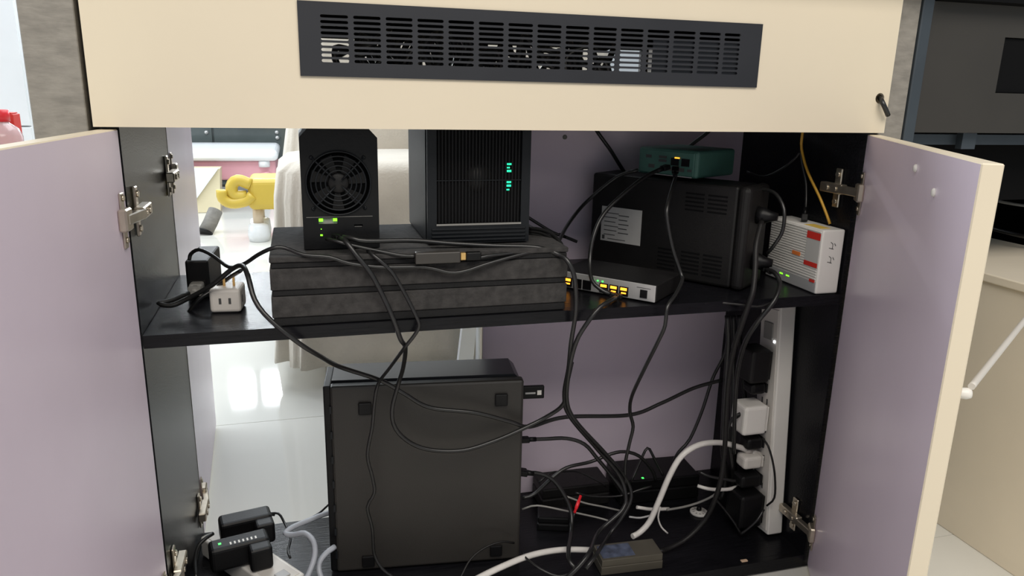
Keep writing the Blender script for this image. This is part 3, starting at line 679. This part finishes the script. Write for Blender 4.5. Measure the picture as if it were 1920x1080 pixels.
for k, (x, Y, r_) in enumerate(((1366, .15, .0050), (1376, .16, .0046), (1372, .19, .0050), (1388, .18, .0042))):
    cable('bundle_cable', ['stout black cord in front of the vertical bundle near the power strip', 'stout black cord in the middle of the vertical bundle near the power strip', 'stout black cord at the back of the vertical bundle near the power strip', 'black cord of the vertical bundle closest to the power strip'][k],
          [(x-2, 592, Y), (x, 640, Y), (x-4+3*k, 700, Y), (x-8+6*k, 770, Y-.01), (x-10+7*k, 840, Y-.02), (x-6+6*k, 900, Y-.02), (x-14+9*k, 936, Y-.02)], r_)
cable('white_cable', 'thick white cable arching from the power strip down to the bottom board', [(1408, 846, .105), (1385, 838, .10), (1350, 830, .09), (1311, 834, .08), (1278, 855, .075), (1256, 891, .075), (1236, 938, .08), (1218, 978, .085), (1200, 998, .085), (1186, 1006, .080)], .0050, m='cable_white', plugs=((0, .022, .018, 'white_dull'),))
cable('white_cable', 'thick white cable running off the front of the bottom board', [(1106, 1031, .074), (1051, 1031, .07), (996, 1041, .055), (940, 1063, .030), (893, 1086, .012), (870, 1100, .004)], .0050, m='cable_white')
cable('thin_cable', 'thin black wire tied to the white cable at the front', [(980, 1036, .062), (986, 1046, .045), (1012, 1066, .02), (1045, 1080, .006), (1070, 1076, .006)], .0018)
cable('display_cable', 'black cable plugged into the middle of the desktop computer edge', [(990, 824, .15), (1023, 823, .15), (1062, 822, .15), (1096, 833, .145), (1121, 861, .14), (1146, 891, .135), (1168, 921, .12), (1178, 950, .115)], .0034, plugs=((0, .016, .013, K),))
cable('display_cable', 'black cable plugged low on the desktop computer edge and bending down', [(986, 886, .15), (1012, 888, .15), (1037, 900, .145), (1059, 930, .135), (1071, 961, .125), (1071, 997, .10), (1066, 1030, .045), (1068, 1052, .02), (1080, 1066, .01)], .0036, plugs=((0, .014, .016, K),))
cable('power_cable', 'black cord arching over the cable pile from the desktop computer foot', [(979, 934, .16), (1001, 927, .16), (1032, 899, .16), (1062, 877, .165), (1107, 866, .17), (1146, 851, .17), (1171, 847, .17), (1198, 855, .17), (1222, 880, .175), (1230, 902, .18)], .0032)
cable('thin_cable', 'thin dark wire looping above the low black box', [(1010, 905, .20), (1032, 887, .21), (1056, 884, .215), (1085, 885, .22), (1121, 902, .21), (1135, 912, .21)], .0017)
cable('thin_cable', 'thin grey wire stretched over the small power brick', [(979, 955, .16), (1007, 948, .155), (1062, 958, .145), (1118, 970, .14), (1140, 976, .13)], .0017, m='mid_grey')
cable('thin_cable', 'thin grey wire crossing behind the red connector', [(1060, 930, .18), (1096, 943, .17), (1130, 950, .165), (1165, 958, .16)], .0018, m='mid_grey')
cable('thin_cable', 'thin dark wire lying on top of the low black box', [(1080, 924, .19), (1110, 931, .19), (1162, 930, .185), (1200, 918, .18), (1222, 912, .18)], .0020)
cable('thin_cable', 'bent black wire standing like a tent over the long black box', [(1184, 902, .20), (1200, 866, .21), (1214, 840, .215), (1226, 858, .21), (1244, 892, .20)], .0026)
cable('white_cable', 'short white cable piece crossing the thick white cable', [(1194, 951, .13), (1222, 955, .13), (1254, 954, .135)], .0032, m='cable_white')
cable('white_cable', 'white cable curve in front of the power strip foot', [(1308, 911, .11), (1326, 916, .10), (1344, 918, .10), (1368, 917, .10), (1386, 911, .11)], .0032, m='cable_white')
cable('thin_cable', 'thin pale wire looping around the white disc', [(1250, 956, .13), (1280, 951, .13), (1311, 942, .13), (1338, 929, .125), (1352, 916, .12)], .0022, m='mid_grey')
cable('thin_cable', 'thin white wire curl on the bottom board under the thick white cable', [(1238, 950, .11), (1234, 970, .105), (1240, 988, .10), (1252, 1000, .095)], .0016, m='cable_white')
cable('thin_cable', 'thin grey wire between the red connector and short white cable', [(1180, 969, .12), (1200, 971, .12), (1222, 966, .115)], .0018, m='light_grey')
cable('thin_cable', 'thin black wire looping off the desktop computer front corner', [(862, 1086, .05), (882, 1049, .07), (909, 1027, .08), (940, 1016, .085), (964, 1018, .09)], .0018, m='plastic_soft')
cable('power_cable', 'dark loop of cord hanging beside the power strip edge', [(1430, 822, .075), (1440, 836, .06), (1448, 862, .05), (1453, 895, .046), (1452, 933, .046), (1438, 948, .06)], .0018, m='plastic_soft')
cable('power_cable', 'black cord running across to the angled low plug', [(1310, 884, .12), (1330, 893, .11), (1356, 898, .105), (1384, 902, .10), (1408, 901, .10)], .0028, plugs=((1, .006, .010, K),))
cable('power_cable', 'black cord slanting down before the bulky low adapter', [(1340, 934, .09), (1362, 960, .085), (1380, 985, .075), (1388, 1000, .07)], .0022)
cable('power_cable', 'black cord curling from the bulky low adapter to the board', [(1432, 955, .06), (1420, 975, .055), (1402, 992, .06), (1388, 1002, .066)], .0024)
cable('power_cable', 'black cord entering the white cube charger', [(1374, 880, .10), (1368, 840, .10), (1366, 805, .10), (1374, 784, .10), (1391, 774, .10)], .0028, plugs=((1, .012, .012, K),))
cable('power_cable', 'black cord hanging out of the round hole in the cream fascia', [(1648, 180, .03), (1650, 183, -.012), (1655, 193, -.026), (1661, 206, -.028), (1665, 216, -.026)], .0036)
cable('grey_cable', 'pale grey cable bending beside the lying power strip', [(628, 958, .20), (600, 967, .19), (583, 974, .18), (550, 988, .165), (535, 1000, .155), (550, 1003, .145), (572, 1000, .13), (588, 1016, .11), (590, 1044, .09), (578, 1078, .07), (570, 1092, .06)], .0044, m='cable_grey')
cable('grey_cable', 'pale grey cable curving under the desktop computer edge', [(628, 1025, .12), (612, 1037, .11), (600, 1053, .10), (598, 1068, .09), (604, 1088, .08)], .0044, m='cable_grey')
cable('thin_cable', 'thin black wire from the rounded adapter to the pale grey cable', [(500, 963, .24), (522, 963, .235), (533, 980, .22), (540, 994, .20), (545, 1012, .18), (540, 1032, .16), (544, 1046, .14)], .0020, plugs=((0, .014, .009, K),))
cable('thin_cable', 'thin dark wire from the desktop computer towards the open back', [(628, 935, .22), (612, 950, .24), (597, 963, .26), (575, 975, .28)], .0018)
cable('power_cable', 'black cord trailing off the L-shaped adapter at the hinge', [(400, 1000, .20), (385, 1010, .19), (372, 1024, .18), (366, 1050, .16), (368, 1085, .13)], .0030)
rc = thing('connector', 'red clip connector hanging on a wire above the bottom board', 'connector', at_y(1080, 945, .14), 0)
bm = newbm(); p0 = at_y(1089, 929, .15)-rc.location; p1 = at_y(1077, 962, .135)-rc.location
tube(bm, [p0, p0.lerp(p1, .3), p0.lerp(p1, .31), p0.lerp(p1, .75), p0.lerp(p1, .76), p1], lambda t: .0032 if .2 < t < .7 else .0025, 10); obj('sleeve', bm, 'red_plastic', rc)
bm = newbm(); tube(bm, [p1, p1+Vector((-.003, 0, -.02))], .0014, 6); obj('tail', bm, 'cable', rc)
cable('white_strap', 'pale taut strap slanting from the door knob to the low cream cabinet', [Vector((.8335, -.399, .513)), Vector((.8335, -.399, .513)).lerp(at_x(1990, 515, 1.336), .5), at_x(1990, 515, 1.336)], .0036, m='white_dull', raw=True)
cable('floor_cable', 'black cable draped on the low cream cabinet top', [(1845, 425, .30), (1880, 434, .25), (1925, 444, .20), (1970, 448, .18)], .0040)
cable('floor_cable', 'grey cable running high behind the low cream cabinet', [(1850, 372, .45), (1885, 380, .42), (1925, 386, .40), (1960, 388, .40)], .0034, m='mid_grey')

# ------------------------------------------------------------------ the room behind
def drape(bm, x0, x1, y0, y1, zs, seed, amp, n=120, grow=0.0, round_=.09):
    rn = random.Random(seed); ph = [rn.uniform(0, 6.28) for _ in range(6)]
    cx, cy, hx, hy = (x0+x1)/2, (y0+y1)/2, (x1-x0)/2, (y1-y0)/2; rings = []
    for z, s, am in zs:
        rg = []
        for k in range(n):
            a = 2*math.pi*k/n; e = .35
            px = math.copysign(abs(math.cos(a))**e, math.cos(a)); py = math.copysign(abs(math.sin(a))**e, math.sin(a))
            wv = am*(math.sin(9*a+ph[0])+.6*math.sin(17*a+ph[1])+.4*math.sin(29*a+ph[2]))
            q = Vector((cx+px*(hx-(1-s)*.25+wv), cy+py*(hy-(1-s)*.25+wv), z+am*.35*math.sin(13*a+ph[3])))
            rg.append(bm.verts.new(q))
        rings.append(rg)
    for a_, b_ in zip(rings, rings[1:]):
        for k in range(n):
            f = bm.faces.new((a_[k], a_[(k+1) % n], b_[(k+1) % n], b_[k])); f.smooth = True
    bm.faces.new(rings[-1]).smooth = True
    bm.faces.new(list(reversed(rings[0])))
SY = .98
xa = at_y(512, 560, SY).x
sofa = thing('armchair', 'armchair under a loose off-white slipcover behind the cabinet', 'armchair', (.42, 1.4, 0))
L_ = Vector((.42, 1.4, 0))
hem = at_y(560, 690, SY).z; atop = at_y(560, 306, SY).z
bm = newbm(); drape(bm, xa+.012, .66, SY, 1.50, [(hem, 1.06, .013), (hem+.05, 1.05, .011), (.25, 1.03, .007), (.42, 1.01, .005), (atop-.10, 1.0, .004), (atop-.03, .96, .003), (atop-.008, .86, .002), (atop, .70, .001)], 3, 1)
for v in bm.verts: v.co -= L_
obj('arm_cover', bm, 'cloth', sofa)
bx_ = at_y(556, 240, 1.56).x
bm = newbm(); drape(bm, bx_-.045, 1.35, 1.52, 1.95, [(hem, 1.05, .012), (.30, 1.02, .006), (.55, 1.0, .004), (.68, .92, .003), (.80, .80, .003), (.93, .70, .002), (.97, .55, .001)], 5, 1)
for v in bm.verts: v.co -= L_
obj('back_cover', bm, 'cloth', sofa)
for x, y in ((.27, 1.10), (.58, 1.10), (.35, 1.82), (1.2, 1.82)):
    bm = newbm(); cyl(bm, (x, y, 0), (x, y, hem+.03), .02, .026, 12)
    for v in bm.verts: v.co -= L_
    obj('leg', bm, 'beige', sofa)
p = at_y(872, 670, .82); q = at_y(903, 620, .82)
wc = thing('white_stand', 'white slanted furniture stand seen under the shelf beside the armchair', 'stand', (p.x, .82, 0))
wd = q.x-p.x
bm = newbm(); prism(bm, [(-.03, .002), (.012, .002), (wd+.008, .46), (wd-.022, .46)], 0, .02, 'y'); obj('leg', bm, 'white_gloss', wc)
part('post', wc, 'white_gloss', (wd-.004, wd+.03, .021, .05, .002, .46), bev=.002)
part('top_rail', wc, 'white_gloss', (wd-.04, wd+.10, -.004, .054, .4602, .485), bev=.002)

# low cabinet with marble top
BX = at_z(395, 400, 0).y
k0 = at_y(411, 317, BX); k1 = at_y(366, 376, BX); kf = at_y(413, 398, BX)
mcab = thing('toy_box', 'pale yellow toy box with a white slanting panel in the bright room', 'box', (k1.x, BX, 0))
def lx_(p): return (p.x-k1.x, p.z)
xl = -.35
bm = newbm(); prism(bm, [(xl, .002), (lx_(kf)[0], .002), lx_(k0), (xl, k0.z)], .022, .17, 'y'); obj('body', bm, 'cream_paint', mcab)
bm = newbm(); prism(bm, [(xl, k1.z-.02), (0, k1.z), (lx_(k0)[0]-.004, k0.z+.004), (xl, k0.z+.004)], -.002, .021, 'y'); obj('slanting_panel', bm, 'marble', mcab)
b1 = at_z(385, 440, .0); b2 = at_y(404, 395, b1.y+.08)
bl = thing('bolster', 'dark grey felt roll leaning beside the pale yellow toy box', 'bolster', b1, 0)
bm = newbm(); tube(bm, [Vector((0, 0, .012)), (b2-b1)*.5, b2-b1], .038, 18); obj('roll', bm, 'bolster', bl)
bm = newbm(); tube(bm, [Vector((0, 0, .012))-(b2-b1)*.04, Vector((0, 0, .012))+(b2-b1)*.03], .041, 18); obj('end_band', bm, 'plastic', bl)
# child's table, white with pink frame
TY = 4.25
ta_, tb_ = at_y(332, 281, TY), at_y(522, 301, TY)
tz = ta_.z
kt = thing('play_table', 'white rounded play table with pink frame in the bright room', 'table', ((ta_.x+tb_.x)/2, TY+.35, 0))
hx = (tb_.x-ta_.x)/2
bm = newbm(); box(bm, -hx-.2, hx, -.35, .35, tz-.075, tz, bev=.035, seg=4); obj('table_top', bm, 'white_gloss', kt)
part('frame_skirt', kt, 'pink', (-hx-.15, hx-.02, -.30, .30, tz-.20, tz-.076), bev=.01)
for x in (-hx-.10, hx-.09):
    for y in (-.29, .29):
        bm = newbm(); cyl(bm, (x, y, tz-.15), (x+.05, y, .002), .032, .024, 14); lg = obj('leg', bm, 'pink', kt)
        bm = newbm(); lathe(bm, [(0, 0), (.036, 0), (.038, .03), (.034, .04), (0, .04)], (x-.002, y-.003, tz-.115)); obj('leg_collar', bm, 'white_gloss', lg)
# yellow child's chair
YY = 3.05
ya_ = at_y(462, 336, YY); yb_ = at_y(512, 394, YY); yl = at_y(414, 362, YY)
yc = thing('toy_chair', 'yellow plastic toy chair with curled arm on the tiles', 'chair', ((ya_.x+yb_.x)/2, YY, 0))
o0 = yc.location
w2 = (yb_.x-ya_.x)/2
bm = newbm(); box(bm, -w2, w2+.10, 0, .30, yb_.z, ya_.z, bev=.03, seg=4); obj('seat', bm, 'yellow', yc)
bm = newbm(); P_ = [at_y(x, y, YY+.02)-o0 for x, y in ((470, 346), (446, 338), (434, 350), (440, 366), (462, 368))]
tube(bm, catmull(P_, .015), .030, 12); obj('arm_loop', bm, 'yellow', yc)
P_ = [at_y(x, y, YY+.01)-o0 for x, y in ((416, 356), (418, 372), (434, 381), (460, 377), (474, 366))]
bm = newbm(); tube(bm, catmull(P_, .015), .028, 12); obj('curled_rail', bm, 'yellow', yc)
lx = at_y(484, 410, YY+.05).x-o0.x
for x in (lx, lx+.22):
    for y in (.06, .24):
        bm = newbm(); cyl(bm, (x, y, yb_.z+.01), (x, y, .09), .026, .026, 14); lg = obj('leg', bm, 'beige', yc)
        bm = newbm(); lathe(bm, [(0, 0), (.05, 0), (.056, .03), (.05, .085), (.03, .095), (0, .095)], (x, y, .001)); obj('foot', bm, 'white_gloss', lg)
# dark glass sideboard far back
GY = 5.35
g0 = at_y(330, 280, GY); g1 = at_y(560, 250, GY)
sb = thing('sideboard', 'long dark smoked-glass sideboard against the far side of the bright room', 'sideboard', (0, GY, 0))
part('body', sb, 'dark_glass', (-1.15, .95, .02, .45, .02, 1.02), bev=.005)
for k in range(3): part('glass_door', sb, 'dark_glass', (-1.13+k*.695, -.45+k*.695, 0, .018, .06, .52), bev=.002)
part('ledge', sb, 'mid_grey', (-1.14, .94, -.01, .019, .535, .56))
part('upper_panel', sb, 'dark_glass', (-1.13, .93, 0, .018, .57, 1.0), bev=.002)
for k, (x, y) in enumerate(((387, 248), (519, 248), (489, 274), (520, 258))):
    c = at_y(x, y, GY)
    bm = newbm(); lathe(bm, [(0, 0), (.016, 0), (.014, .012), (0, .014)], (c.x, -.0, c.z), Vector((0, -1, 0)), 14); obj('knob', bm, 'silver', sb)
# white tall cupboard and bottle seen past the grey post
CY = 2.5
u1 = at_y(60, 240, CY)
cb = thing('cupboard', 'tall white glossy cupboard past the grey desk post', 'cupboard', (u1.x-.45, CY, 0))
part('body', cb, 'white_gloss', (-.6, .445, .02, .5, .0, 2.2), bev=.003)
zj = at_y(50, 237, CY).z
part('upper_door', cb, 'white_gloss', (-.6, .445, -.001, .0195, zj+.003, 2.19), bev=.002)
part('lower_door', cb, 'white_gloss', (-.6, .445, -.001, .0195, .02, zj-.003), bev=.002)
BY = 1.55
tt = thing('side_table', 'small white side table carrying the red-capped bottle', 'table', (at_y(0, 240, BY).x, BY+.05, 0))
tzz = at_y(10, 300, BY).z
part('table_top', tt, 'white_gloss', (-.30, .075, -.15, .2, tzz-.03, tzz), bev=.004)
for x in (-.26, .045):
    for y in (-.12, .17): part('leg', tt, 'white_gloss', (x-.02, x+.02, y-.02, y+.02, .001, tzz-.0305))
bo = thing('bottle', 'clear plastic bottle with red cap on the side table', 'bottle', (at_y(3, 250, BY).x, BY, tzz))
hb = at_y(8, 228, BY).z-tzz; rb = .052; hc = at_y(8, 206, BY).z-tzz
bm = newbm(); lathe(bm, [(0, .001), (rb*.9, .001), (rb, .01), (rb, hb*.62), (rb*.86, hb*.82), (rb*.45, hb*.97), (rb*.42, hb)], (0, 0, 0), n=28); obj('body', bm, 'pet', bo)
bm = newbm(); lathe(bm, [(0, 0), (rb*.50, 0), (rb*.5, hc-hb), (0, hc-hb)], (0, 0, hb+.0005), n=24); obj('cap', bm, 'red_plastic', bo)
rbx = at_y(22, 230, BY+.1)
bm = newbm(); rx = at_y(35, 213, BY+.12)
box(bm, rx.x-.12, rx.x, BY+.07, BY+.13, tzz+.001, rx.z, bev=.002)
rbo = thing('carton', 'red paper carton standing behind the bottle', 'carton', (rx.x-.06, BY+.1, tzz))
for v in bm.verts: v.co -= rbo.location
obj('sleeve', bm, 'red', rbo)
bm = newbm(); box(bm, -.055, .055, -.027, .027, rx.z-tzz+.0005, rx.z-tzz+.004, bev=.001); obj('lid', bm, 'red', rbo)
